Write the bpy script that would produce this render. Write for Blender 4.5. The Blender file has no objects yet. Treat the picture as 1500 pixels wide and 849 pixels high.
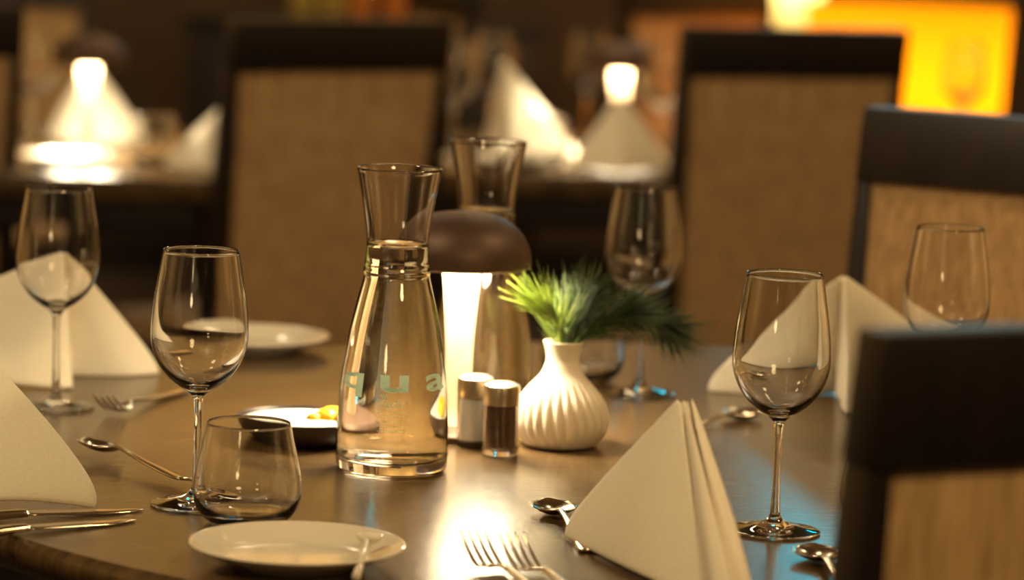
import bpy, bmesh, math, random
from mathutils import Vector, Matrix
S = bpy.context.scene
C = S.collection
PI = math.pi

# ------------------------------------------------------------------ camera
CAM_Z, FPX = 1.308, 5000.0
PITCH, ROLL = math.radians(7.23), math.radians(1.9)
cd = bpy.data.cameras.new('camera'); cam = bpy.data.objects.new('camera', cd); C.objects.link(cam)
cd.sensor_width = 36.0; cd.lens = FPX/1500*36.0
CM = Matrix.Rotation(PI/2-PITCH, 3, 'X') @ Matrix.Rotation(ROLL, 3, 'Z')
cam.matrix_world = Matrix.Translation((0, 0, CAM_Z)) @ CM.to_4x4()
cd.clip_start = 0.05
cd.dof.use_dof = True; cd.dof.focus_distance = 2.95; cd.dof.aperture_fstop = 3.7
S.camera = cam

# ------------------------------------------------------------------ world, exposure, lights
w = bpy.data.worlds.new('world'); S.world = w; w.use_nodes = True
w.node_tree.nodes['Background'].inputs[0].default_value = (1.0, 0.75, 0.45, 1)
w.node_tree.nodes['Background'].inputs[1].default_value = 0.02
S.view_settings.view_transform = 'Standard'; S.view_settings.look = 'None'
S.view_settings.gamma = 1; S.view_settings.use_curve_mapping = False
S.view_settings.exposure = 0.0

def area(name, loc, target, size, power, col):
    l = bpy.data.lights.new(name, 'AREA'); l.shape = 'DISK'; l.size = size; l.energy = power; l.color = col
    o = bpy.data.objects.new(name, l); C.objects.link(o); o.location = loc
    o.rotation_euler = (Vector(target)-Vector(loc)).to_track_quat('-Z', 'Y').to_euler(); return o
WARM = (1.0, 0.69, 0.31)
area('ceiling_light', (0.95, 0.35, 2.3), (0.25, 2.8, 0.8), 0.6, 29, WARM)
area('ceiling_light', (-1.3, 2.6, 2.6), (-0.3, 3.5, 0.75), 0.3, 20, (1, .77, .45))
area('ceiling_light', (1.3, 3.0, 2.6), (0.3, 3.6, 0.75), 0.3, 16, (1, .72, .38))
area('ceiling_light', (0.0, 7.0, 2.7), (0.0, 7.2, 0.75), 0.5, 14, (1, .76, .42))
area('cove_light', (-2.2, 9.7, 2.7), (-2.0, 10.5, 2.0), 0.8, 19, (1, .73, .34))
area('cove_light', (-.4, 9.7, 2.7), (-.4, 10.5, 2.0), 0.8, 19, (1, .73, .34))

for sx in (-1, 1):
    area('added_wall_fill', (sx*3.9, 2.2, 1.9), (sx*5.0, 2.4, 2.6), 0.6, 24, (1, .76, .42))  # unseen lights added so bright side walls lighten the glass edges
for sx in (-1, 1):
    area('added_wall_fill', (sx*3.9, 7.0, 1.7), (sx*5.0, 7.2, 2.1), 0.6, 48, (1, .76, .40))  # stronger pair added further back for brighter glass outlines
area('added_ceiling_fill', (-1.6, -1.5, 1.6), (-1.0, 0.0, 2.9), 0.5, 8, (1, .72, .36))  # unseen light added to brighten the ceiling for highlights in the glass
for dx, dy in ((-1.7, 5.2), (-.9, 6.6), (.35, 5.6), (1.5, 6.2), (2.2, 4.4), (-2.3, 3.6), (.9, 8.2)):
    area('added_sparkle_light', (dx, dy, 2.86), (dx, dy, 0), 0.05, 5.5, (1, .80, .48))  # small unseen spots added to put sparkle in the glasses

# ------------------------------------------------------------------ helpers
def ray(px, py):
    return CM @ Vector(((px-750)/FPX, -(py-424.5)/FPX, -1.0))
def at(px, py, z=0.75):
    d = ray(px, py); t = (z-CAM_Z)/d.z
    return Vector((0, 0, CAM_Z)) + d*t
def atd(px, py, Y):
    d = ray(px, py); return Vector((0, 0, CAM_Z)) + d*(Y/d.y)

def lin(c): return tuple(((v/255.0)/12.92 if v/255.0 <= .04045 else ((v/255.0+.055)/1.055)**2.4) for v in c)+(1.0,)
def mat(name, col, rough=.5, metal=0, trans=0, ior=1.45, emit=None, es=0, spec=.5, coat=0, sheen=0):
    m = bpy.data.materials.new(name); m.use_nodes = True
    b = m.node_tree.nodes['Principled BSDF']
    b.inputs['Base Color'].default_value = lin(col)
    b.inputs['Roughness'].default_value = rough; b.inputs['Metallic'].default_value = metal
    b.inputs['Transmission Weight'].default_value = trans; b.inputs['IOR'].default_value = ior
    b.inputs['Specular IOR Level'].default_value = spec
    b.inputs['Coat Weight'].default_value = coat; b.inputs['Sheen Weight'].default_value = sheen
    if emit: b.inputs['Emission Color'].default_value = lin(emit); b.inputs['Emission Strength'].default_value = es
    return m
def vary(m, scale, c1, c2, stretch=(1, 1, 1), detail=4, bump=0, lo=.35, hi=.65, rough=None):
    nt = m.node_tree; b = nt.nodes['Principled BSDF']; L = nt.links
    tc = nt.nodes.new('ShaderNodeTexCoord'); mp = nt.nodes.new('ShaderNodeMapping'); mp.inputs['Scale'].default_value = stretch
    nz = nt.nodes.new('ShaderNodeTexNoise'); nz.inputs['Scale'].default_value = scale; nz.inputs['Detail'].default_value = detail
    rp = nt.nodes.new('ShaderNodeValToRGB'); rp.color_ramp.elements[0].position = lo; rp.color_ramp.elements[1].position = hi
    rp.color_ramp.elements[0].color = lin(c1); rp.color_ramp.elements[1].color = lin(c2)
    L.new(tc.outputs['Object'], mp.inputs[0]); L.new(mp.outputs[0], nz.inputs['Vector']); L.new(nz.outputs[0], rp.inputs[0])
    L.new(rp.outputs[0], b.inputs['Base Color'])
    if bump:
        bp = nt.nodes.new('ShaderNodeBump'); bp.inputs['Strength'].default_value = bump; bp.inputs['Distance'].default_value = .001
        L.new(nz.outputs[0], bp.inputs['Height']); L.new(bp.outputs[0], b.inputs['Normal'])
    if rough:
        mr = nt.nodes.new('ShaderNodeMapRange'); mr.inputs[3].default_value = rough[0]; mr.inputs[4].default_value = rough[1]
        L.new(nz.outputs[0], mr.inputs[0]); L.new(mr.outputs[0], b.inputs['Roughness'])
    return m

M = {}
M['table'] = vary(mat('table_wood', (120, 92, 62), .3, spec=.6), 26, (64, 48, 27), (94, 72, 42), (1, 8, 1), 5, .3, rough=(.19, .30))
M['wood'] = vary(mat('dark_wood', (26, 17, 15), .42), 10, (20, 13, 12), (32, 20, 17), (6, 6, 1), 4)
M['linen'] = mat('linen_fabric', (170, 140, 98), .9, sheen=.2)
vary(M['linen'], 30, (154, 122, 82), (194, 158, 112), (7, 7, .35), 3, .3)
M['cloth'] = vary(mat('napkin_cloth', (232, 222, 198), .85, sheen=.15), 400, (230, 219, 195), (236, 226, 204), (1, 1, 1), 2, .04)
M['glass'] = mat('clear_glass', (255, 255, 255), 0.0, trans=1, ior=1.5)
M['water'] = mat('clear_water', (255, 252, 240), 0.0, trans=1, ior=1.33)
M['steel'] = mat('polished_steel', (205, 190, 165), .16, metal=1)
M['porcelain'] = mat('white_porcelain', (222, 212, 192), .18, coat=.5)
M['vase'] = mat('vase_ceramic', (226, 212, 188), .42)
M['bronze'] = mat('bronze_metal', (84, 64, 52), .5, metal=.6)
M['lampmetal'] = mat('pale_lamp_metal', (206, 182, 148), .35)
M['led'] = mat('lamp_diffuser', (255, 250, 235), .5, emit=(255, 236, 196), es=225)
M['dish'] = mat('dark_stoneware', (48, 34, 30), .35)
M['butter'] = mat('yellow_butter', (245, 196, 40), .4)
M['cream'] = mat('white_cream', (250, 248, 238), .5)
M['salt'] = mat('salt_grains', (240, 238, 230), .9)
M['pepper'] = vary(mat('pepper_grains', (84, 56, 38), .9), 900, (60, 38, 26), (112, 78, 54))
M['print'] = mat('pale_green_print', (214, 250, 232), .6)
M['needle'] = vary(mat('pine_needles', (60, 84, 34), .45), 25, (34, 54, 26), (66, 90, 38))
M['litneedle'] = vary(mat('lit_pine_needles', (120, 140, 44), .4), 25, (92, 116, 36), (150, 166, 62))  # lamplight on the left sprig put into a brighter yellow-green
M['twig'] = mat('twig_bark', (92, 66, 40), .8)
M['wall'] = vary(mat('brown_wall', (62, 44, 32), .8), 3, (56, 40, 30), (68, 48, 35), (1, 1, 1), 3)
M['carpet'] = vary(mat('carpet', (48, 34, 26), .95), 60, (40, 28, 22), (56, 40, 30))
M['plaster'] = vary(mat('cream_plaster', (205, 175, 125), .85), 4, (198, 168, 118), (212, 182, 132))
M['capsteel'] = mat('brushed_cap_metal', (205, 190, 165), .3, metal=1)
M['ceil'] = mat('ceiling_paint', (165, 138, 104), .9)
M['blackm'] = mat('black_metal', (28, 24, 22), .4)
M['greenbottle'] = mat('olive_bottle_glass', (190, 170, 90), .15)
M['amberbottle'] = mat('amber_bottle_glass', (225, 140, 70), .15)
M['blue'] = mat('blue_screen', (20, 120, 160), .4, emit=(0, 190, 215), es=10)
def translucent(name, col):
    m = bpy.data.materials.new(name); m.use_nodes = True; nt = m.node_tree
    for n in list(nt.nodes): nt.nodes.remove(n)
    o = nt.nodes.new('ShaderNodeOutputMaterial'); t = nt.nodes.new('ShaderNodeBsdfTranslucent'); d = nt.nodes.new('ShaderNodeBsdfDiffuse')
    t.inputs[0].default_value = lin(col); d.inputs[0].default_value = lin(col)
    x = nt.nodes.new('ShaderNodeMixShader'); x.inputs[0].default_value = .35
    nt.links.new(t.outputs[0], x.inputs[1]); nt.links.new(d.outputs[0], x.inputs[2]); nt.links.new(x.outputs[0], o.inputs[0]); return m
M['orange'] = translucent('orange_shade_paper', (255, 176, 20))
M['creamshade'] = translucent('cream_shade_paper', (255, 232, 160))

def link(name, bm, m, parent=None, smooth=True, ang=None):
    me = bpy.data.meshes.new(name); bm.normal_update(); bm.to_mesh(me); bm.free()
    if m: me.materials.append(m)
    if smooth:
        for p in me.polygons: p.use_smooth = True
        if ang: me.set_sharp_from_angle(angle=math.radians(ang))
    o = bpy.data.objects.new(name, me); C.objects.link(o)
    if parent: o.parent = parent
    return o
def tag(o, label, cat, group=None):
    o['label'] = label; o['category'] = cat
    if group: o['group'] = group
    return o
def thing(name, label, cat, loc=(0, 0, 0), rz=0, group=None):
    o = bpy.data.objects.new(name, None); C.objects.link(o); o.empty_display_size = .05
    o.location = loc; o.rotation_euler = (0, 0, rz); return tag(o, label, cat, group)
def struct(name, bm, m):
    o = link(name, bm, m, smooth=False); o['kind'] = 'structure'; return o
def copy_tree(root, loc, rz, label, group=None):
    r = root.copy(); C.objects.link(r); r.location = loc; r.rotation_euler = (0, 0, rz); r['label'] = label
    if group: r['group'] = group
    def rec(src, dst):
        for ch in src.children:
            c = ch.copy(); C.objects.link(c); c.parent = dst; rec(ch, c)
    rec(root, r); return r
def lathe(prof, n=64, rfn=None, bm=None):
    bm = bm or bmesh.new(); rings = []
    for (r, z) in prof:
        if r < 1e-6: rings.append([bm.verts.new((0, 0, z))])
        else: rings.append([bm.verts.new(((rfn(r, z, 2*PI*k/n) if rfn else r)*math.cos(2*PI*k/n), (rfn(r, z, 2*PI*k/n) if rfn else r)*math.sin(2*PI*k/n), z)) for k in range(n)])
    for a, b in zip(rings, rings[1:]):
        for k in range(n):
            k2 = (k+1) % n
            if len(a) == 1 and len(b) == 1: continue
            if len(a) == 1: bm.faces.new((a[0], b[k2], b[k]))
            elif len(b) == 1: bm.faces.new((a[k], a[k2], b[0]))
            else: bm.faces.new((a[k], a[k2], b[k2], b[k]))
    return bm
def catmull(pts, n=5):
    P = [pts[0]]+list(pts)+[pts[-1]]; out = []
    for i in range(1, len(P)-2):
        for k in range(n):
            t = k/n; o = []
            for j in range(len(pts[0])):
                a, b, c, d = P[i-1][j], P[i][j], P[i+1][j], P[i+2][j]
                o.append(.5*((2*b)+(-a+c)*t+(2*a-5*b+4*c-d)*t*t+(-a+3*b-3*c+d)*t**3))
            out.append(tuple(o))
    out.append(tuple(pts[-1])); return out
def box(bm, c, s, bevel=.004, mtx=None, taper=None):
    g = bmesh.ops.create_cube(bm, size=1)['verts']
    for v in g:
        v.co = Vector((v.co.x*s[0], v.co.y*s[1], v.co.z*s[2]))
        if taper and v.co.z > 0: v.co.x *= taper; v.co.y *= taper
        v.co += Vector(c)
        if mtx: v.co = mtx @ v.co
    if bevel:
        e = list({e for v in g for e in v.link_edges})
        bmesh.ops.bevel(bm, geom=e, offset=bevel, segments=2, affect='EDGES', profile=.6)
    return bm
def hexa(bm, bot, top, bevel=.004):
    """box from 4 bottom and 4 top corners"""
    vs = [bm.verts.new(p) for p in bot+top]
    for f in ((3, 2, 1, 0), (4, 5, 6, 7), (0, 1, 5, 4), (1, 2, 6, 5), (2, 3, 7, 6), (3, 0, 4, 7)): bm.faces.new([vs[i] for i in f])
    if bevel:
        e = list({e for v in vs for e in v.link_edges}); bmesh.ops.bevel(bm, geom=e, offset=bevel, segments=2, affect='EDGES', profile=.6)
    return bm
def tube(bm, pts, rad, n=8):
    pts = [Vector(p) for p in pts]; rings = []
    for i, p in enumerate(pts):
        d = (pts[min(i+1, len(pts)-1)]-pts[max(i-1, 0)]).normalized()
        u = d.orthogonal().normalized(); v = d.cross(u); r = rad[i] if isinstance(rad, (list, tuple)) else rad
        rings.append([bm.verts.new(p+(u*math.cos(2*PI*k/n)+v*math.sin(2*PI*k/n))*r) for k in range(n)])
    for a, b in zip(rings, rings[1:]):
        for k in range(n): bm.faces.new((a[k], a[(k+1) % n], b[(k+1) % n], b[k]))
    bm.faces.new(rings[0][::-1]); bm.faces.new(rings[-1]); return bm

# ------------------------------------------------------------------ room
bm = bmesh.new(); box(bm, (0, 3.5, -.05), (10, 14, .1), 0); struct('floor', bm, M['carpet'])
bm = bmesh.new(); box(bm, (0, 3.5, 2.95), (10, 14, .1), 0); struct('ceiling', bm, M['ceil'])
bm = bmesh.new(); box(bm, (0, 10.55, 1.45), (10, .1, 2.9), 0); struct('wall_back', bm, M['plaster'])
bm = bmesh.new(); box(bm, (0, 10.485, .72), (10, .03, 1.2), 0); struct('trim_1', bm, M['wall'])
bm = bmesh.new(); box(bm, (0, -3.55, 1.45), (10, .1, 2.9), 0); struct('wall_front', bm, M['wall'])
bm = bmesh.new(); box(bm, (-5.05, 3.5, 1.45), (.1, 14.2, 2.9), 0); struct('wall_left', bm, M['plaster'])
bm = bmesh.new(); box(bm, (5.05, 3.5, 1.45), (.1, 14.2, 2.9), 0); struct('wall_right', bm, M['plaster'])
bm = bmesh.new(); box(bm, (0, 10.46, .06), (10, .04, .12), .003); struct('baseboard_back', bm, M['wood'])

# ------------------------------------------------------------------ tables
TC = (0.19, 3.19); TR = 0.76
t = thing('dining_table', 'large round brown wooden dining table laid for guests in the foreground', 'table', (TC[0], TC[1], 0))
pr = [(0, .715), (TR-.03, .715), (TR-.012, .718), (TR-.002, .727), (TR, .735), (TR-.001, .744), (TR-.006, .75), (0, .75)]
link('tabletop', lathe(pr, 160), M['table'], t, ang=35)
link('pedestal', lathe(catmull([(.0, .04), (.2, .04), (.07, .09), (.045, .2), (.045, .6), (.09, .7), (.2, .715)]), 40), M['wood'], t)
link('base_plate', lathe([(0, 0), (.3, 0), (.3, .02), (.28, .04), (0, .045)], 48), M['blackm'], t, ang=35)
def rect_table(x0, x1, y0, y1, label):
    t = thing('dining_table', label, 'table', ((x0+x1)/2, (y0+y1)/2, 0), 0, 'dark tables at the back of the room')
    b = bmesh.new(); box(b, (0, 0, .73), (x1-x0, y1-y0, .04), .006); link('tabletop', b, M['table'], t, ang=35)
    b = bmesh.new(); box(b, (0, 0, .68), (x1-x0-.1, y1-y0-.1, .06), .004); link('apron', b, M['wood'], t, ang=35)
    b = bmesh.new(); box(b, (0, 0, .345), (.09, .09, .61), .006); link('pedestal', b, M['wood'], t, ang=35)
    b = bmesh.new(); box(b, (0, 0, .02), (.46, .46, .04), .008); link('base_plate', b, M['blackm'], t, ang=35)
rect_table(-1.55, -.46, 5.74, 6.72, 'back table at the left, carrying the lamp and napkins seen beside the left chair back')
rect_table(-.13, .98, 6.04, 6.95, 'back table in the middle, seen between the two big chair backs')
rect_table(1.12, 2.1, 6.45, 7.2, 'back table at the right in front of the orange lamp')

# ------------------------------------------------------------------ chairs
RC = math.tan(math.radians(7.5)); HH = 1.03; HW = .21
def yb(z): return -.19-(max(z, .45)-.45)*RC
def sect(z, x0, x1, d=.04, off=0):
    y = yb(z)+off; return [(x0, y-d/2, z), (x1, y-d/2, z), (x1, y+d/2, z), (x0, y+d/2, z)]
def make_chair(name, label, group):
    t = thing(name, label, 'chair', (0, 0, 0), 0, group)
    for s in (-1, 1):
        b = bmesh.new(); zt = HH-.086
        def sec(z, wd, d=.042):
            a, c = (s*HW, s*(HW-wd)); a, c = min(a, c), max(a, c); return sect(z, a, c, d)
        hexa(b, sec(.45, .036), sec(zt, .018, .034), .0025)
        link('back_post', b, M['wood'], t, ang=35)
        b = bmesh.new(); a, c = sorted((s*HW, s*(HW-.036)))
        hexa(b, [(a, -.26, 0), (c, -.26, 0), (c, -.23, 0), (a, -.23, 0)], [(a, -.211, .45), (c, -.211, .45), (c, -.169, .45), (a, -.169, .45)], .0025)
        link('leg', b, M['wood'], t, ang=35)
        b = bmesh.new(); a, c = sorted((s*(HW-.01), s*(HW-.045)))
        hexa(b, [(a+.003, .20, 0), (c-.003, .20, 0), (c-.003, .225, 0), (a+.003, .225, 0)], [(a, .185, .41), (c, .185, .41), (c, .225, .41), (a, .225, .41)], .0025)
        link('leg', b, M['wood'], t, ang=35)
    b = bmesh.new(); hexa(b, sect(HH-.0865, -HW, HW, .042), sect(HH, -HW, HW, .036), .004); link('top_rail', b, M['wood'], t, ang=35)
    b = bmesh.new(); hexa(b, sect(.405, -HW+.03, HW-.03, .036), sect(.452, -HW+.03, HW-.03, .036), .003); link('lower_rail', b, M['wood'], t, ang=35)
    # upholstered back, slightly pillowed both sides
    b = bmesh.new(); nx, nz = 14, 18
    for side in (-1, 1):
        g = []
        for j in range(nz+1):
            z = .450+(HH-.085-.450)*j/nz; row = []; ww = HW-.0335+(.0165)*j/nz
            for i in range(nx+1):
                u = i/nx*2-1; v = j/nz*2-1
                bul = .010+.008*(1-u**4)*(1-v**4)
                row.append(b.verts.new((u*ww, yb(z)+side*bul, z)))
            g.append(row)
        for j in range(nz):
            for i in range(nx):
                q = (g[j][i], g[j][i+1], g[j+1][i+1], g[j+1][i]); b.faces.new(q if side < 0 else q[::-1])
    link('back_upholstery', b, M['linen'], t)
    b = bmesh.new(); box(b, (0, 0.015, .43), (.40, .37, .05), .004); link('seat_frame', b, M['wood'], t, ang=35)
    b = bmesh.new(); box(b, (0, .018, .473), (.405, .40, .045), .018); link('seat', b, M['linen'], t)
    return t
def chair_pose(px, py, yaw, corner):
    p = at(px, py, HH); a = math.radians(yaw)
    l = Vector((corner*HW, yb(HH), 0)); r = Matrix.Rotation(a, 3, 'Z') @ l
    return (p.x-r.x, p.y-r.y, 0), a
CG = 'dark framed dining chairs with upholstered backs'
spots = [
 (1276, 484, 24, -1, 'nearest dining chair, its dark back filling the bottom right corner'),
 (1274, 155, 148, 1, 'dining chair at the right of the round table, its pale front upholstery facing the table'),
 (337, 28, 33, -1, 'dark framed chair back with brown upholstery behind the left napkin and carafes'),
 (1001, 38, 19, -1, 'dark framed chair back left of the orange lamp, behind the right wine glass'),
 (34, 8, 20, 1, 'dark chair back cut off by the left edge of the photo'),
 (132, -45, 184, -1, 'pale upholstered chair beyond the left back table, behind its lamp'),
 (699, -28, 110, -1, 'pale upholstered chair seen as a narrow strip above the rear carafe'),
 (910, -30, 213, 1, 'pale upholstered chair beyond the middle back table, right of the distant lamp'),
]
c0 = None
for (px, py, yaw, cn, lab) in spots:
    loc, a = chair_pose(px, py, yaw, cn)
    if c0 is None:
        c0 = make_chair('dining_chair', lab, CG); c0.location = loc; c0.rotation_euler = (0, 0, a)
    else: copy_tree(c0, loc, a, lab)

# ------------------------------------------------------------------ glassware
def make_wineglass(label, loc):
    t = thing('wine_glass', label, 'glass', loc, 0, 'stemmed wine glasses')
    out = [(.0040, .090), (.0052, .0945), (.009, .0985), (.0175, .104), (.0275, .1125), (.0352, .1236), (.0402, .137), (.0414, .151), (.0394, .175), (.0356, .199), (.0322, .2195)]
    inn = [(.0315, .2195), (.0347, .199), (.0384, .175), (.0403, .151), (.0389, .138), (.0336, .1252), (.0255, .115), (.015, .1075), (.006, .1045), (0, .104)]
    o = catmull(out, 5); i = catmull(inn, 5)
    link('bowl', lathe(o+[(.0320, .2201)]+i, 72), M['glass'], t)
    st = catmull([(.0044, .016), (.0036, .03), (.0032, .055), (.0034, .078), (.0040, .090)], 5)
    link('stem', lathe(st, 36), M['glass'], t)
    ft = [(0, .0004), (.034, .0004), (.0385, .0012), (.039, .0020), (.0375, .0028)]+catmull([(.0375, .0028), (.025, .0045), (.013, .008), (.007, .0115), (.0044, .016)], 5)[1:]
    link('foot', lathe(ft, 64), M['glass'], t)
    return t
WG = make_wineglass('wine glass at left front, between the napkin corner and the tumbler', at(287, 740))
for (px, py, lab) in [
  (1134, 779, 'wine glass at right front, standing beside the nearest chair back'),
  (81, 597, 'wine glass at far left in front of the bright napkin'),
  (936, 577, 'wine glass behind the pine sprigs and white vase'),
  (1376, 664, 'wine glass at far right, its stem hidden by the nearest chair back')]:
    copy_tree(WG, at(px, py), 0, lab)
for (px, Y, lab) in [(48, 6.25, 'blurred wine glass left of the lamp on the left back table'),
  (719, 6.68, 'blurred wine glass on the middle back table left of its bright napkin'),
  (664, 6.3, 'blurred wine glass on the middle back table just right of the big chair back'),
  (968, 6.35, 'blurred wine glass on the middle back table right of its lamp'),
  (858, 6.75, 'blurred wine glass behind the left side of the middle back lamp'),
  (1408, 6.8, 'blurred wine glass in front of the glowing orange lamp shade')]:
    p = atd(px, 200, Y); copy_tree(WG, (p.x+ (0), Y, .75), 0, lab)

def make_tumbler(label, loc):
    t = thing('water_tumbler', label, 'glass', loc, 0, 'stemless water tumblers')
    out = [(0, .0005), (.026, .0005), (.032, .002)]+catmull([(.032, .002), (.040, .009), (.0446, .020), (.0455, .031), (.0432, .048), (.0390, .066), (.0350, .0845)], 6)[1:]
    inn = catmull([(.0343, .0845), (.0380, .066), (.0421, .048), (.0442, .031), (.0430, .021), (.037, .0115), (.026, .0080), (0, .0075)], 6)
    link('glass_body', lathe(out+[(.0347, .0851)]+inn, 80), M['glass'], t)
    return t
TB = make_tumbler('water tumbler at left front, behind the side plate', at(361, 765))
copy_tree(TB, at(1306, 772), 0, 'water tumbler mostly hidden behind the nearest chair back')
copy_tree(TB, at(852, 556), 0, 'water tumbler behind the white vase')
p = atd(226, 200, 6.0); copy_tree(TB, (p.x, 6.0, .75), 0, 'blurred water tumbler right of the lamp on the left back table')
p = atd(800, 200, 6.25); copy_tree(TB, (p.x, 6.25, .75), 0, 'blurred water tumbler below the bright napkin on the middle back table')

CP = [(.0495, .0), (.0512, .012), (.0512, .030), (.0500, .057), (.0478, .086), (.0415, .127), (.0357, .154), (.0316, .170), (.0298, .178), (.0306, .183), (.0292, .190), (.0284, .208), (.0296, .224), (.0342, .252), (.0384, .2745)]
def make_carafe(label, loc, printed):
    t = thing('water_carafe', label, 'carafe', loc, 0, 'glass water carafes')
    o = [(0, .0006), (.040, .0006), (.0478, .0008), (.0505, .004)]+catmull(CP, 5)[6:]
    wi = .0021
    inner = [(r-wi, z) for (r, z) in catmull(CP, 5)[::-1] if z > .022]
    inner = [(CP[-1][0]-.0016, .2755)]+inner+[(.045, .014), (.036, .0105), (0, .0095)]
    link('glass_body', lathe(o+[(CP[-1][0]+.0005, .2752), (CP[-1][0]+.0003, .2763), (CP[-1][0]-.0008, .2766)]+inner, 96), M['glass'], t)
    eps = .00012; lv = .2085
    wp = [(0, .0095-eps), (.036, .0105-eps), (.045, .014-eps)]+[(r-wi+eps, z) for (r, z) in catmull(CP, 5) if .022 < z < lv-.001]
    rr = wp[-1][0]
    wp += [(rr, lv), (rr-.0012, lv-.0006), (rr-.004, lv-.0009), (0, lv-.0009)]
    wt = link('water', lathe(wp, 96), M['water'], t); wt['label'] = 'clear water filling the carafe to its neck'
    if printed:
        def rad(z):
            pp = catmull(CP, 5)
            for (r0, z0), (r1, z1) in zip(pp, pp[1:]):
                if z0 <= z <= z1: return r0+(r1-r0)*(z-z0)/max(z1-z0, 1e-9)
            return .05
        def put(txt, size, sx, sy, ang, z, bold=0):
            pb = bmesh.new()
            cu = bpy.data.curves.new('lettering', 'FONT'); cu.body = txt; cu.size = size; cu.align_x = 'CENTER'; cu.offset = bold; cu.resolution_u = 3
            to = bpy.data.objects.new('lettering', cu); C.objects.link(to)
            bpy.context.view_layer.update()
            me = bpy.data.meshes.new_from_object(to.evaluated_get(bpy.context.evaluated_depsgraph_get()))
            b2 = bmesh.new(); b2.from_mesh(me)
            bmesh.ops.triangulate(b2, faces=b2.faces)
            bmesh.ops.subdivide_edges(b2, edges=[e for e in b2.edges if e.calc_length() > size*.25], cuts=2, use_grid_fill=False)
            vm = {}
            for v in b2.verts:
                zz = z+v.co.y*sy; r = rad(zz)+.00025; a = math.radians(-90+ang)+v.co.x*sx/r
                vm[v] = pb.verts.new((r*math.cos(a), r*math.sin(a), zz))
            for f in b2.faces: pb.faces.new([vm[v] for v in f.verts])
            po = link('printed_lettering', pb, M['print'], t, smooth=False); po['label'] = 'pale green printed lettering'
            b2.free(); bpy.data.objects.remove(to); bpy.data.curves.remove(cu); bpy.data.meshes.remove(me)
        put('q', .030, 2.0, 1.0, -48, .0795, .0006); put('u', .030, 2.0, 1.0, 3, .0795, .0008); put('a', .030, 2.0, 1.0, 54, .0795, .0006)
        put('w', .008, 1, 1, -8, .073); put('Tisch', .011, 1, 1, -1, .0645)
        for k in range(5): put('- -- --- -- -', .006, 1.2, 1, 2, .060-k*.0045)
    return t
make_carafe('front water carafe with pale green lettering', at(573, 687), True)
make_carafe('rear water carafe, behind the table lamp', at(703, 607), False)

# ------------------------------------------------------------------ table lamps
def make_lamp(label, loc):
    t = thing('table_lamp', label, 'lamp', loc, 0, 'mushroom shaped table lamps')
    R = .067
    dome = catmull([(0, .219), (.02, .2175), (.040, .212), (.056, .200), (.065, .184), (R, .168)], 6)
    sh = dome+[(R-.0008, .166), (R-.002, .168)]+[(r*.965, z-.003) for (r, z) in dome[::-1]][1:]
    sh[-1] = (0, sh[-1][1])
    link('lamp_shade', lathe(sh[::-1], 64), M['bronze'], t)
    d = link('diffuser', lathe([(.0205, .1745), (.056, .1745), (.058, .178), (.0205, .178)], 48), M['led'], t); d['label'] = 'glowing white diffuser ring'
    link('stem', lathe(catmull([(.0195, .178), (.0175, .15), (.0145, .11), (.013, .07), (.0135, .03), (.017, .012)], 5)[::-1], 48), M['lampmetal'], t)
    link('base', lathe([(0, 0), (.050, 0), (.052, .002), (.052, .007), (.049, .010), (.020, .0115), (0, .012)], 56), M['bronze'], t, ang=40)
    return t
LP = make_lamp('mushroom table lamp with brown dome between the two carafes', at(669, 638))
p = atd(128, 230, 6.1); copy_tree(LP, (p.x, 6.1, .75), 0, 'blurred mushroom lamp on the left back table')
p = atd(905, 230, 6.45); copy_tree(LP, (p.x, 6.45, .75), 0, 'blurred mushroom lamp on the middle back table')

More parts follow.
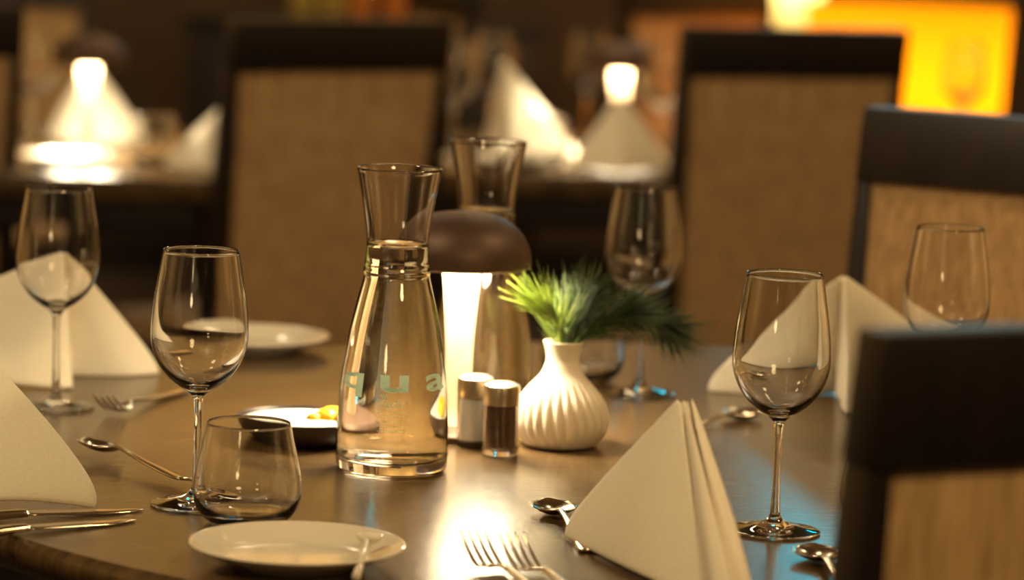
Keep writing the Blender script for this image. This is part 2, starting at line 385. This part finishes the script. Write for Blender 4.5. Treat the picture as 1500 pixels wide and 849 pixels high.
# ------------------------------------------------------------------ vase and pine sprigs
VL = at(820, 652)
t = thing('bud_vase', 'white ribbed ceramic vase holding pine sprigs beside the pepper shaker', 'vase', VL)
vo = catmull([(.026, 0), (.036, .003), (.0425, .016), (.0435, .028), (.040, .043), (.031, .057), (.021, .069), (.0165, .079), (.0158, .087), (.0178, .096), (.0192, .1005)], 6)
def rib(r, z, a):
    k = max(0, min(1, (.066-z)/.015))*max(0, min(1, (z-.002)/.01))
    return r*(1-.085*k*abs(math.sin(13*(a+z*2.5)))**1.0*-1 - .03*k)
vi = [(.0172, .1005), (.0145, .093), (.0138, .083), (.02, .066), (.03, .05), (.03, .01), (0, .006)]
link('vase_body', lathe([(0, 0)]+vo+[(.0184, .1012)]+vi, 260, rib), M['vase'], t)
rng = random.Random(4)
def sprig(label, pts, dens, nl, spread, seed, nm='needle'):
    t = thing('pine_sprig', label, 'pine sprig', VL, 0, 'pine sprigs in the vase')
    r = random.Random(seed)
    cv = catmull(pts, 8); b = bmesh.new(); tube(b, cv, [.0016-.0009*i/len(cv) for i in range(len(cv))], 6)
    link('twig', b, M['twig'], t)
    b = bmesh.new(); n0 = int(len(cv)*.25)
    for k in range(dens):
        i = r.randint(n0, len(cv)-1) if r.random() > .3 else len(cv)-1-r.randint(0, 4)
        p = Vector(cv[i]); d = (Vector(cv[min(i+1, len(cv)-1)])-Vector(cv[max(0, i-1)])).normalized()
        rv = Vector((r.gauss(0, 1), r.gauss(0, 1), r.gauss(0, 1))); rv = (rv-d*rv.dot(d)).normalized()
        dr = (d*1.0+rv*r.uniform(.15, spread)).normalized(); L = nl*r.uniform(.6, 1.1)
        mid = p+dr*L*.5+Vector((0, 0, -.001)); tip = p+dr*L+Vector((0, 0, -L*.06))
        u = dr.orthogonal().normalized(); v = dr.cross(u); wd = .00062
        q = [[b.verts.new(c+(u*math.cos(2*PI*j/3)+v*math.sin(2*PI*j/3))*ww) for j in range(3)] for c, ww in ((p, wd*.8), (mid, wd), (tip, wd*.25))]
        for a, c in zip(q, q[1:]):
            for j in range(3): b.faces.new((a[j], a[(j+1) % 3], c[(j+1) % 3], c[j]))
    link('needles', b, M[nm], t)
sprig('bright green pine sprig at the left of the vase, lit by the lamp', [(0, 0, .05), (-.002, 0, .095), (-.005, -.004, .115), (-.012, -.008, .126)], 150, .058, .85, 1, 'litneedle')
sprig('green pine sprig standing upright in the middle of the vase', [(0, .003, .05), (.004, .003, .095), (.012, .004, .12), (.018, .006, .133)], 230, .052, 1.1, 2)
sprig('dark pine sprig leaning right over the vase rim', [(.002, .006, .05), (.008, .006, .097), (.03, .015, .118), (.05, .022, .124)], 320, .052, 1.0, 3)
sprig('dark drooping pine sprig reaching right in front of the rear wine glass', [(.002, .008, .05), (.008, .01, .098), (.045, .04, .122), (.080, .065, .118), (.1, .08, .108)], 420, .050, 1.1, 5)
sprig('short pine sprig at the back of the vase', [(.0, .008, .05), (.0, .01, .098), (.0, .03, .118), (.006, .045, .128)], 260, .05, 1.1, 6)

# ------------------------------------------------------------------ shakers
def shaker(name, label, loc, content):
    t = thing(name, label, 'shaker', loc)
    o = [(0, .0004), (.0150, .0004), (.0168, .002), (.0170, .005), (.0170, .050), (.0160, .054)]
    i = [(.0148, .054), (.0150, .050), (.0150, .008), (.012, .0065), (0, .006)]
    link('glass_body', lathe(o+i, 48), M['glass'], t, ang=50)
    link('contents', lathe([(0, .0068), (.0128, .0068), (.0144, .009), (.0144, .047), (0, .0475)], 40), M[content], t, ang=50)
    link('cap', lathe([(0, .0485), (.0172, .0485), (.0174, .050), (.0174, .064), (.0166, .0668), (.012, .069), (0, .0698)], 48), M['capsteel'], t, ang=40)
shaker('pepper_shaker', 'glass pepper shaker with dark contents in front of the vase', at(732, 666), 'pepper')
shaker('salt_shaker', 'glass salt shaker with white contents behind the pepper shaker', at(694, 654), 'salt')

# ------------------------------------------------------------------ plates and dish
def make_plate(label, loc):
    t = thing('side_plate', label, 'plate', loc, 0, 'round side plates')
    o = [(0, .001), (.040, .001), (.041, 0), (.046, 0), (.047, .002)]+catmull([(.047, .002), (.06, .0055), (.075, .0115), (.0845, .0165)], 5)[1:]
    i = [(.0855, .0175), (.0848, .0182)]+catmull([(.0840, .0182), (.074, .0135), (.061, .0078), (.050, .0052), (.03, .0045), (0, .0045)], 5)
    link('plate_body', lathe(o+i, 96), M['porcelain'], t)
    return t
PL = make_plate('side plate at the front edge of the table below the tumbler', at(435, 826))
copy_tree(PL, at(371, 512), 0, 'side plate near the far edge of the table, behind the left wine glass')
p = atd(210, 240, 6.0); copy_tree(PL, (-.78, 5.93, .75), 0, 'blurred side plate in front of the napkin on the left back table')
copy_tree(PL, (-.03, 6.18, .75), 0, 'blurred side plate below the bright napkin on the middle back table')
dl = at(442, 647)
t = thing('butter_dish', 'shallow dark dish with white and yellow contents left of the front carafe', 'dish', dl)
link('dish_body', lathe([(0, 0), (.040, 0)]+catmull([(.040, 0), (.052, .005), (.060, .014), (.0625, .024)], 4)+[(.0620, .0252), (.0610, .0248)]+catmull([(.0605, .024), (.057, .0155), (.050, .009), (.035, .006), (0, .0055)], 4), 72), M['dish'], t)
b = lathe([(0, .0265), (.030, .0258), (.050, .0235), (.0595, .0215), (.045, .0085), (0, .0063)][::-1], 48)
wc = link('white_filling', b, M['cream'], t); wc['label'] = 'white creamy filling'
b = bmesh.new()
for (x, y, s) in ((.024, -.012, .012), (.034, -.004, .013), (.028, .006, .011), (.012, -.02, .007), (.041, -.016, .010)):
    g = bmesh.ops.create_icosphere(b, subdivisions=2, radius=s)['verts']
    for v in g:
        v.co = Vector((v.co.x*(1+.2*math.sin(v.co.y*300)), v.co.y, v.co.z*.7)); v.co += Vector((x, y, .027))
yb_ = link('yellow_pieces', b, M['butter'], t); yb_['label'] = 'yellow pieces on the white filling'

# ------------------------------------------------------------------ cutlery
def strip(st, b=None, nv=6):
    """stations: (x, halfwidth, z, thickness, dish)"""
    b = b or bmesh.new(); T = []; B = []
    for (x, hw, z, th, di) in st:
        T.append([b.verts.new((x, hw*v, z+di*v*v+th*(1-abs(v)**3)*.5)) for v in [k/nv*2-1 for k in range(nv+1)]])
        B.append([b.verts.new((x, hw*v*.98, z+di*v*v-th*.5)) for v in [k/nv*2-1 for k in range(nv+1)]])
    n = len(st)
    for i in range(n-1):
        for k in range(nv):
            b.faces.new((T[i][k], T[i+1][k], T[i+1][k+1], T[i][k+1])); b.faces.new((B[i][k], B[i][k+1], B[i+1][k+1], B[i+1][k]))
        b.faces.new((T[i][0], B[i][0], B[i+1][0], T[i+1][0])); b.faces.new((T[i][nv], T[i+1][nv], B[i+1][nv], B[i][nv]))
    for i, f in ((0, 1), (n-1, -1)):
        for k in range(nv):
            q = (T[i][k], T[i][k+1], B[i][k+1], B[i][k]); b.faces.new(q[::f])
    return b
HANDLE = catmull([(0, .006, .003, .003, 0), (.004, .0095, .003, .003, 0), (.03, .0085, .0035, .003, 0), (.08, .0045, .006, .003, 0), (.12, .0030, .010, .003, 0), (.135, .0032, .010, .003, 0)], 4)
def place(tip, toward, L, tz=0):
    a = at(*tip, .75+tz); h = at(*toward)
    h.z = 0; a.z = 0; d = (h-a); d.z = 0; d.normalize()
    base = a+d*L; return (base.x, base.y, .75), math.atan2(-d.y, -d.x)
def fork(label, tip, toward, src=None):
    loc, rz = place(tip, toward, .195, .024)
    if src: return copy_tree(src, loc, rz, label)
    t = thing('dinner_fork', label, 'fork', loc, rz, 'dinner forks')
    link('handle', strip(HANDLE), M['steel'], t)
    b = strip(catmull([(.135, .0032, .010, .003, 0), (.142, .0075, .008, .0025, .0008), (.148, .0118, .0062, .0024, .001), (.154, .0125, .0052, .0022, .001), (.158, .0125, .0048, .002, .001)], 4))
    for k in range(4):
        y = (-1.5+k)*.0068
        tp = catmull([(.1565, .0022, .0052, .002, 0), (.168, .0019, .0080, .002, 0), (.184, .0015, .0165, .0018, 0), (.197, .0007, .0260, .0012, 0)], 3)
        s = len(b.verts); strip(tp, b, 3); b.verts.ensure_lookup_table()
        for v in list(b.verts)[s:]: v.co.y += y
    link('tines', b, M['steel'], t); return t
f1 = fork('dinner fork at the bottom edge, the left one of the pair', (693, 779), (800, 880))
fork('dinner fork at the bottom edge, the right one of the pair beside the napkin', (750, 783), (860, 884), f1)
fork('fork lying behind the left wine glass near the back napkin', (152, 580), (330, 552), f1)
def spoon(label, tip, toward, src=None):
    loc, rz = place(tip, toward, .19, .008)
    if src: return copy_tree(src, loc, rz, label)
    t = thing('dessert_spoon', label, 'spoon', loc, rz, 'steel spoons')
    link('handle', strip(HANDLE), M['steel'], t)
    bw = [(.135+.055*u, hw, z, .0016, di) for (u, hw, z, di) in ((0, .0032, .010, 0), (.06, .0055, .008, .001), (.15, .0105, .0052, .003), (.3, .0175, .0025, .0055), (.5, .0212, .0014, .007), (.7, .0200, .002, .0065), (.86, .0145, .0042, .0042), (.96, .007, .0072, .0018), (1, .0025, .009, .0004))]
    link('bowl', strip(catmull(bw, 3), None, 10), M['steel'], t); return t
s1 = spoon('spoon lying beside the left front napkin, its handle reaching the wine glass foot', (127, 652), (272, 716))
s1.rotation_euler.x = .14; s1.location.z += .006
spoon('spoon half hidden under the right front napkin, its tip showing', (803, 731), (890, 836), s1)
spoon('spoon lying in front of the right back napkin', (1106, 598), (1010, 632), s1)
spoon('spoon reflecting orange light, poking out left of the nearest chair', (1189, 797), (1275, 905), s1)
def knife(label, tip, toward, src=None):
    loc, rz = place(tip, toward, .21)
    if src: return copy_tree(src, loc, rz, label)
    t = thing('table_knife', label, 'knife', loc, rz, 'table knives')
    link('handle', strip(catmull([(0, .006, .0045, .006, 0), (.005, .009, .0045, .007, 0), (.05, .0085, .005, .007, 0), (.10, .0065, .0055, .006, 0), (.105, .006, .0055, .004, 0)], 4)), M['steel'], t)
    link('blade', strip(catmull([(.105, .006, .0055, .003, 0), (.112, .0095, .005, .0022, 0), (.15, .0102, .0035, .002, 0), (.18, .0098, .002, .0018, 0), (.20, .006, .0016, .0015, 0), (.21, .001, .0014, .001, 0)], 4)), M['steel'], t); return t
k1 = knife('knife below the left front napkin, the upper one of two', (209, 748), (-60, 766))
knife('knife at the bottom left, the lower one of two nearest the table edge', (198, 763), (-60, 792), k1)
# small porcelain spoon on the front plate
ps = at(541, 800, .764); pe = at(522, 838, .764)
t = thing('condiment_spoon', 'small glossy white spoon resting on the front side plate', 'spoon', (0, 0, 0))
b = bmesh.new(); g = bmesh.ops.create_icosphere(b, subdivisions=3, radius=1)['verts']
for v in g:
    q = v.co.copy(); v.co = Vector((q.x*.011, q.y*.013, q.z*.004+(.003*(q.x*q.x+q.y*q.y)))) + ps + Vector((0, 0, .006))
link('bowl', b, M['porcelain'], t)
b = bmesh.new(); tube(b, [ps+Vector((-.002, -.008, .006)), (ps+pe)/2+Vector((0, 0, .003)), pe+Vector((0, 0, -.004))], [.004, .003, .0035], 10); link('handle', b, M['porcelain'], t)

# ------------------------------------------------------------------ napkins
def wing(b, A, F, B, bulge=.006, pw=1.3, n=18, side=1):
    A, F, B = Vector(A), Vector(F), Vector(B)
    nrm = (F-A).cross(B-A).normalized()*side
    rows = []
    for i in range(n+1):
        s = i/n; row = []
        for j in range(n+1):
            tt = j/n; p = 1+(pw-1)*tt
            h = 1-(1-s)**p
            T = F.lerp(B, tt)
            x = A.x+(T.x-A.x)*h; y = A.y+(T.y-A.y)*h; z = A.z+(T.z-A.z)*s
            # blunt outer corner
            k = max(0, (tt-.86)/.14)*max(0, (s-.8)/.2)
            z2 = z
            x = x+(F.x-x)*.05*k*k; y = y+(F.y-y)*.05*k*k
            q = Vector((x, y, z2))+nrm*bulge*math.sin(PI*min(1, tt*1.02))*math.sin(PI*.5*s)**1.0
            q += nrm*.0012*math.sin(tt*9+s*2)*s
            row.append(b.verts.new(q))
        rows.append(row)
    for i in range(n):
        for j in range(n):
            vs = [rows[i][j], rows[i+1][j], rows[i+1][j+1], rows[i][j+1]]
            b.faces.new(vs)
def napkin(label, wings, group='folded white napkins', th=.0035):
    base = wings[0][1]
    t = thing('folded_napkin', label, 'napkin', (0, 0, 0), 0, group)
    O = Vector((base.x, base.y, .75)); t.location = O
    for k, wg in enumerate(wings):
        b = bmesh.new(); wing(b, wg[0]-O, wg[1]-O, wg[2]-O, *(wg[3:]))
        bmesh.ops.remove_doubles(b, verts=b.verts, dist=1e-5)
        for v in b.verts: v.co.z = max(v.co.z, .0005)
        o = link('cloth_fold', b, M['cloth'], t)
        m = o.modifiers.new('thick', 'SOLIDIFY'); m.thickness = th; m.offset = 0
        m2 = o.modifiers.new('smooth', 'SUBSURF'); m2.levels = 1; m2.render_levels = 1
    return t
# right front
L_ = at(819, 783); F_ = at(1037, 886); A_ = atd(996, 584, 2.70)
G_ = at(1078, 905); R_ = at(1104, 880)
napkin('tall folded napkin at right front beside the forks', [
  (A_, F_, L_, -.012, 1.12), (A_+Vector((.004, .003, 0)), F_+Vector((.002, .004, 0)), G_, .006, 1.15),
  (A_+Vector((.009, .008, .0)), G_+Vector((-.002, .014, 0)), R_, .006, 1.2),
  (A_+Vector((.006, .012, -.002)), G_+Vector((-.0, .03, 0)), L_+Vector((.01, .02, 0)), .0, 1.1)])
# right back
F2 = at(1241, 608); A2 = atd(1236, 403, 3.5); L2 = at(1026, 573); R2 = at(1420, 560)
napkin('folded napkin at right back, behind the right wine glass', [(A2, at(1224, 577), L2, -.012, 1.25), (A2, F2, at(1226, 579), .0, 1.05), (A2, F2, R2, .012, 1.2)])
# left back
F3 = at(104, 571); A3 = atd(92, 369, 3.52); R3 = at(241, 548); L3 = at(-300, 548)
napkin('bright folded napkin at the back left, behind the far left wine glass', [(A3+Vector((.002, .004, 0)), at(100, 550), R3, .010, 1.1), (A3, F3, L3, -.014, 1.2), (A3, F3, at(98, 550), -.004, 1.05)])
# left front
F4 = at(-120, 742); A4 = atd(-70, 472, 2.92); R4 = at(154, 745); L4 = at(-260, 700)
napkin('folded napkin cut off by the left edge above the knives', [(A4, F4, R4, .014, 1.35), (A4, F4, L4, -.01, 1.2)])
BG = 'folded white napkins'
Yn = 6.38
def bgp(px, Y): p = atd(px, 200, Y); return Vector((p.x, Y, .75))
def bga(px, py, Y): return atd(px, py, Y)
napkin('blurred folded napkin behind the lamp on the left back table', [(bga(128, 82, 6.4), bgp(118, 6.33), bgp(218, 6.42), .01, 1.1), (bga(128, 82, 6.4), bgp(118, 6.33), bgp(66, 6.42), -.01, 1.1)])
napkin('blurred folded napkin on the left back table, half hidden by the big chair back', [(bga(330, 150, 5.95), bgp(325, 5.85), bgp(236, 5.95), -.01, 1.1), (bga(330, 150, 5.95), bgp(325, 5.85), bgp(400, 6.0), .01, 1.1)])
napkin('blurred bright folded napkin left of the lamp on the middle back table', [(bga(738, 86, 6.4), bgp(752, 6.3), bgp(856, 6.42), .01, 1.0), (bga(738, 86, 6.4), bgp(752, 6.3), bgp(708, 6.45), -.01, 1.1)])
napkin('blurred folded napkin in front of the lamp on the middle back table', [(bga(908, 136, 6.2), bgp(905, 6.1), bgp(838, 6.2), -.01, 1.1), (bga(908, 136, 6.2), bgp(905, 6.1), bgp(990, 6.2), .01, 1.1)])

# ------------------------------------------------------------------ far background
t = thing('sideboard', 'long dark sideboard along the back wall carrying bottles', 'sideboard', (-.44, 9.9, 0))
b = bmesh.new(); box(b, (0, 0, .43), (1.0, .45, .76), .004); link('cabinet_body', b, M['wood'], t, ang=35)
b = bmesh.new(); box(b, (0, 0, .822), (1.05, .5, .03), .004); link('worktop', b, M['wood'], t, ang=35)
b = bmesh.new(); box(b, (0, 0, .02), (.95, .4, .04), .002); link('plinth', b, M['blackm'], t, ang=35)
for k in range(2):
    b = bmesh.new(); box(b, (-.245+k*.49, -.233, .44), (.47, .018, .68), .003); d = link('door', b, M['wood'], t, ang=35)
    b = bmesh.new(); tube(b, [(-.05+k*.1, -.25, .5), (-.05+k*.1, -.25, .62)], .006); link('handle', b, M['steel'], d)
def bottle(m, label, loc, src=None):
    t = thing('bottle', label, 'bottle', loc, 0, 'bottles on the sideboard')
    link('bottle_body', lathe([(0, 0), (.034, 0), (.037, .004), (.037, .19)]+catmull([(.037, .19), (.033, .21), (.016, .24), (.0135, .26), (.0135, .30)], 4)[1:]+[(0, .30)], 32), M[m], t)
    link('cap', lathe([(0, .301), (.015, .301), (.015, .325), (0, .326)], 24), M['blackm'], t, ang=40)
for i, (px, m, lab) in enumerate(((445, 'greenbottle', 'olive bottle on the sideboard, leftmost'), (487, 'greenbottle', 'olive bottle on the sideboard, second from left'), (530, 'amberbottle', 'amber bottle on the sideboard, third from left'), (580, 'amberbottle', 'amber bottle on the sideboard, rightmost'))):
    p = atd(px, 10, 9.85); bottle(m, lab, (p.x, 9.85, .838))

# orange lamp on a low cabinet
OX = atd(1335, 80, 8.0).x
t = thing('low_cabinet', 'low dark cabinet under the orange lamp', 'cabinet', (OX+.2, 8.31, 0))
b = bmesh.new(); box(b, (0, 0, .295), (.76, .6, .53), .005); link('cabinet_body', b, M['wood'], t, ang=35)
for s in (-1, 1):
    b = bmesh.new(); box(b, (s*.185, -.305, .28), (.36, .016, .44), .003); d = link('door', b, M['wood'], t, ang=35)
    b = bmesh.new(); tube(b, [(s*.05, -.32, .25), (s*.05, -.32, .35)], .006); link('knob', b, M['steel'], d)
def shade_lamp(name, label, loc, r0, r1, h, m, power, col):
    t = thing(name, label, 'lamp', loc)
    link('base', lathe([(0, 0), (.09, 0), (.09, .012), (.02, .02), (.012, .03), (.012, h*.5), (0, h*.5)], 40), M['blackm'], t, ang=35)
    link('lamp_shade', lathe([(r0, .03), (r1, .03+h)], 64), M[m], t)
    l = bpy.data.lights.new('bulb', 'POINT'); l.energy = power; l.color = col; l.shadow_soft_size = .06
    o = bpy.data.objects.new('bulb_light', l); C.objects.link(o); o.parent = t; o.location = (0, 0, h*.62)
shade_lamp('drum_lamp', 'large glowing orange drum lamp at the top right', (OX, 8.1, .56), .222, .243, .40, 'orange', 9.5, (1, .68, .3))
CX = atd(1163, 20, 9.2).x
t2 = thing('side_table', 'small dark side table under the cream lamp', 'table', (CX, 9.3, 0))
b = bmesh.new(); box(b, (0, 0, .585), (.45, .45, .03), .004); link('tabletop', b, M['wood'], t2, ang=35)
for sx in (-1, 1):
    for sy in (-1, 1):
        b = bmesh.new(); box(b, (sx*.19, sy*.19, .285), (.035, .035, .57), .003); link('leg', b, M['wood'], t2, ang=35)
shade_lamp('column_lamp', 'slim cream lamp glowing left of the orange drum lamp', (CX+.02, 9.3, .6), .065, .065, .75, 'creamshade', 7, (1, .9, .65))

# wall screen giving the blue reflection
bx_ = thing('wall_screen', 'blue lit screen on the back wall above the frame of the photo', 'screen', (1.17, 10.40, 2.42))
b = bmesh.new(); box(b, (0, .03, 0), (.68, .05, .62), .006); link('casing', b, M['blackm'], bx_, ang=35)
b = bmesh.new(); box(b, (0, 0, 0), (.62, .012, .56), .001); link('display', b, M['blue'], bx_, ang=35)
